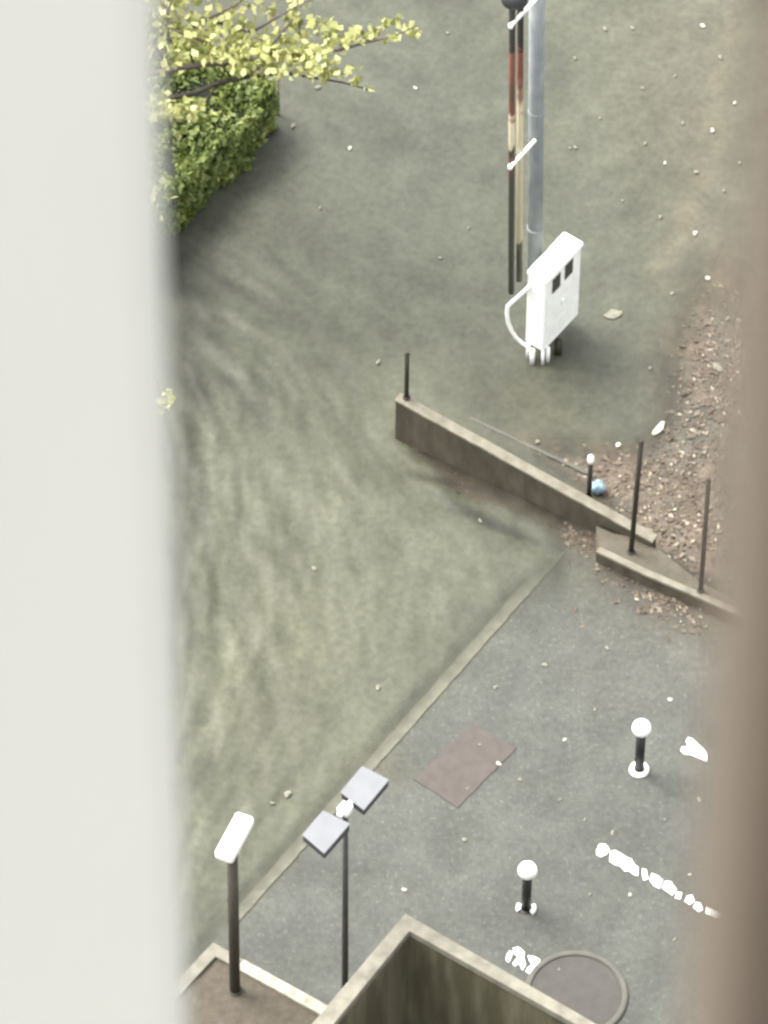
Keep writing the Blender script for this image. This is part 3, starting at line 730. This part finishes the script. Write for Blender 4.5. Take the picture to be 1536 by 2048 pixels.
def cluster(px, py, rx, ry, n, z=4.1, s=(.09, .17), t=(.0, 1)):
    for _ in range(int(n * 1.25)):
        a_, b_ = rng.normal() * .5 * rx, rng.normal() * .5 * ry
        LC.append(P(px + a_, py + b_, z + rng.normal() * .12)); LS.append(rng.uniform(*s)); LT.append(rng.uniform(*t))
for c in [(350, 20, 70, 40, 95), (390, 60, 90, 40, 110), (430, 100, 80, 35, 90), (470, 70, 60, 40, 55), (330, 110, 50, 60, 35),
          (500, 105, 60, 36, 85), (560, 100, 55, 40, 100), (600, 85, 45, 45, 60), (620, 120, 50, 28, 60), (655, 75, 35, 40, 34), (640, 140, 50, 18, 28),
          (520, 135, 60, 22, 45), (480, 25, 60, 28, 26, 4.3), (560, 18, 60, 24, 22, 4.3), (590, 45, 12, 40, 12),
          (350, 222, 55, 16, 75, 3.7), (395, 215, 25, 12, 10), (310, 215, 40, 22, 60), (330, 800, 14, 30, 26, 3.0), (356, 272, 10, 8, 3, 3.6)]:
    cluster(*c[:5], *(c[5:6] if len(c) > 5 else (4.1,)))
for x, y, n_ in [(690, 80, 14), (715, 62, 10), (700, 68, 8), (740, 76, 8), (750, 60, 7), (768, 45, 5), (793, 40, 6), (790, 75, 5), (778, 78, 4), (820, 58, 9), (828, 66, 6), (725, 85, 6),
                 (590, 30, 8), (585, 45, 6), (622, 48, 6), (650, 155, 6), (670, 145, 6), (712, 160, 9), (620, 150, 6), (738, 178, 3), (700, 140, 4), (660, 60, 10), (675, 60, 6)]:
    cluster(x, y, 11, 10, n_)
# outside the frame and behind the white upright the crown carries on
for _ in range(70): cluster(rng.uniform(-250, 280), rng.uniform(-250, 500), 60, 50, 14, rng.uniform(3.4, 5.0))
for _ in range(26): cluster(rng.uniform(250, 620), rng.uniform(-220, -30), 60, 40, 14, rng.uniform(4.0, 5.0))
ym = leafmat('yellow_leaf', [(0, (.13, .14, .04)), (.3, (.26, .27, .09)), (.65, (.42, .42, .16)), (1, (.58, .58, .28))], .55, .35)
leaves('foliage', ym, np.array(LC), np.array(LS), tr, np.array(LT), aspect=.75)

# ------------------------------------------------------------------ leaf litter (uncountable) and single fallen leaves
dens = np.clip(mul * 1.0 + mul2 * .25 + 1.2 * g(1165, 1082, 42, 20, 25) + .8 * g(1335, 1212, 60, 26, 25), 0, 1) ** 1.2
xs = rng.uniform(850, 1560, 90000); ys = rng.uniform(560, 1290, 90000)
keep = rng.random(90000) < sample(dens, xs, ys) * .15
xs, ys = xs[keep], ys[keep]
lc = np.array([P(x, y, .02) for x, y in zip(xs, ys)]); lc[:, 2] += -.014 + rng.random(len(lc)) * .012
lm = leafmat('dead_leaf', [(0, (.052, .037, .024)), (.3, (.072, .053, .035)), (.7, (.095, .073, .05)), (.92, (.135, .11, .078)), (1, (.30, .26, .19))], .8)
ll = leaves('leaf_litter', lm, lc, rng.uniform(.03, .075, len(lc)) * rng.choice([1, 1, 1, 1.9], len(lc)), None, rng.random(len(lc)), flat=.93, aspect=.6)
tag(ll, 'dead brown leaves drifted along both sides of the low wall', 'leaf litter', kind='stuff')

def flake(s, m_, nm):
    mb = MB(); n_ = 9; vs = []; fs = []
    for k in range(n_):
        t = 2 * math.pi * k / n_; r = s * random.uniform(.35, .6); vs.append((r * math.cos(t), r * .7 * math.sin(t), .006 + random.uniform(0, .012)))
    vs += [(0, 0, .026), (0, 0, .0)]
    for k in range(n_): fs += [(k, (k + 1) % n_, n_), ((k + 1) % n_, k, n_ + 1)]
    mb.add(vs, fs); return mb
proto = {}
def fallen(px, py, s, label, white=False, group='pale fallen leaves on the ground', name='fallen_leaf', cat='fallen leaf', asp=1.0, rot=None):
    mb = flake(s, None, name); me_ = bpy.data.meshes.new(name); me_.from_pydata(mb.v, [], mb.f); me_.update()
    me_.materials.append(M['petal_white'] if white else M['petal'])
    o = bpy.data.objects.new(name, me_); COL.objects.link(o); p = P(px, py); o.location = (p[0], p[1], .001 + .034 * min(1, 8 * float(sample(wetm, np.array([float(px)]), np.array([float(py)]))[0])))
    o.rotation_euler = (0, 0, random.uniform(0, 6.28) if rot is None else rot); o.scale = (1, asp, 1)
    tag(o, label, cat, group)
special = [
    (1228, 632, .26, 'large pale triangular scrap lying right of the white cabinet', False),
    (575, 1592, .13, 'pale round leaf lying left of the twin floodlights', False),
    (756, 1378, .09, 'white speck on the ground left of the yellow line, above the floodlights', False),
    (997, 1528, .08, 'white fleck on the right edge of the reddish cover plate', True),
    (808, 1780, .07, 'white fleck just above the corner of the concrete coping', True),
    (863, 889, .085, 'white leaf against the foot of the low wall near its left end', True),
    (1118, 1940, .08, 'pale leaf on the left rim of the round kerb ring', False),
    (991, 1375, .07, 'pale speck just above the reddish cover plate', False),
    (935, 1578, .06, 'pale speck lying on the reddish cover plate', False),
    (1316, 862, .30, 'bright cream strip of card among the brown leaves beyond the wall', True),
    (1436, 735, .18, 'cream leaf clump at the far right edge of the leaf drift', False),
    (1236, 893, .10, 'small cream scrap above the blue bag', True),
    (636, 178, .10, 'white scrap next to the square end of the hedge', False),
    (586, 255, .10, 'pale scrap just below the hedge corner', False),
]
for px, py, s, lb, wh in special:
    fallen(px, py, s, lb, wh, asp=.5 if (px == 1316) else 1.0, rot=math.atan2(E1[1], E1[0]) if px == 1316 else None, group='single scraps and leaves one can point to' )
bits = [(1405, 55), (1440, 118), (1350, 155), (1470, 210), (1425, 265), (1480, 330), (1448, 385), (1365, 250), (1330, 330), (1245, 405), (1290, 290), (1415, 560), (1345, 590), (1150, 120), (1200, 240), (700, 300), (830, 180), (640, 420), (880, 520), (895, 70), (1285, 180), (1265, 60), (1320, 437), (1392, 348), (1140, 300), (937, 460), (757, 728), (960, 1045), (628, 1140), (545, 1610), (1215, 1297),
        (1075, 887), (1225, 1665), (1180, 1790), (930, 1680), (1210, 62), (1390, 470), (1150, 298), (1300, 740), (1455, 640), (1410, 905), (1378, 948), (1350, 1020),
        (1040, 1560), (1120, 1600), (1170, 1640), (960, 1490), (1330, 1640), (1380, 1750), (1260, 1790), (1350, 1880), (1400, 1600), (1130, 1480), (1190, 1420), (1340, 1400), (1090, 1330)]
for x, y in bits: fallen(x, y, random.uniform(.05, .085), 'tiny pale fallen leaf lying loose on the ground', random.random() < .2)

# ------------------------------------------------------------------ balcony uprights close to the lens
bal = MB().prism([(-3, -1.0), (3, -1.0), (3, .80), (-3, .80)], CAMZ - 1.75, CAMZ - 1.55)
tag(bal.build('balcony_floor', M['slab']), kind='structure')
xl = PY(337, 1024, .65)[0]
mb = MB().prism([(xl - .22, .65), (xl, .65), (xl, .665), (xl - .22, .665)], CAMZ - 1.55, CAMZ + .6)
tag(mb.build('balcony_upright', M['baluster_white'], None, .004), 'broad white upright, out of focus, filling the left edge of the view', 'upright')
xr = PY(1524, 1024, .30)[0]
mb = MB().prism([(xr, .30), (xr + .06, .30), (xr + .06, .34), (xr, .34)], CAMZ - 1.55, CAMZ + .6)
tag(mb.build('balcony_upright', M['baluster_brown'], None, .004), 'narrow brown upright, strongly out of focus, along the right edge of the view', 'upright')
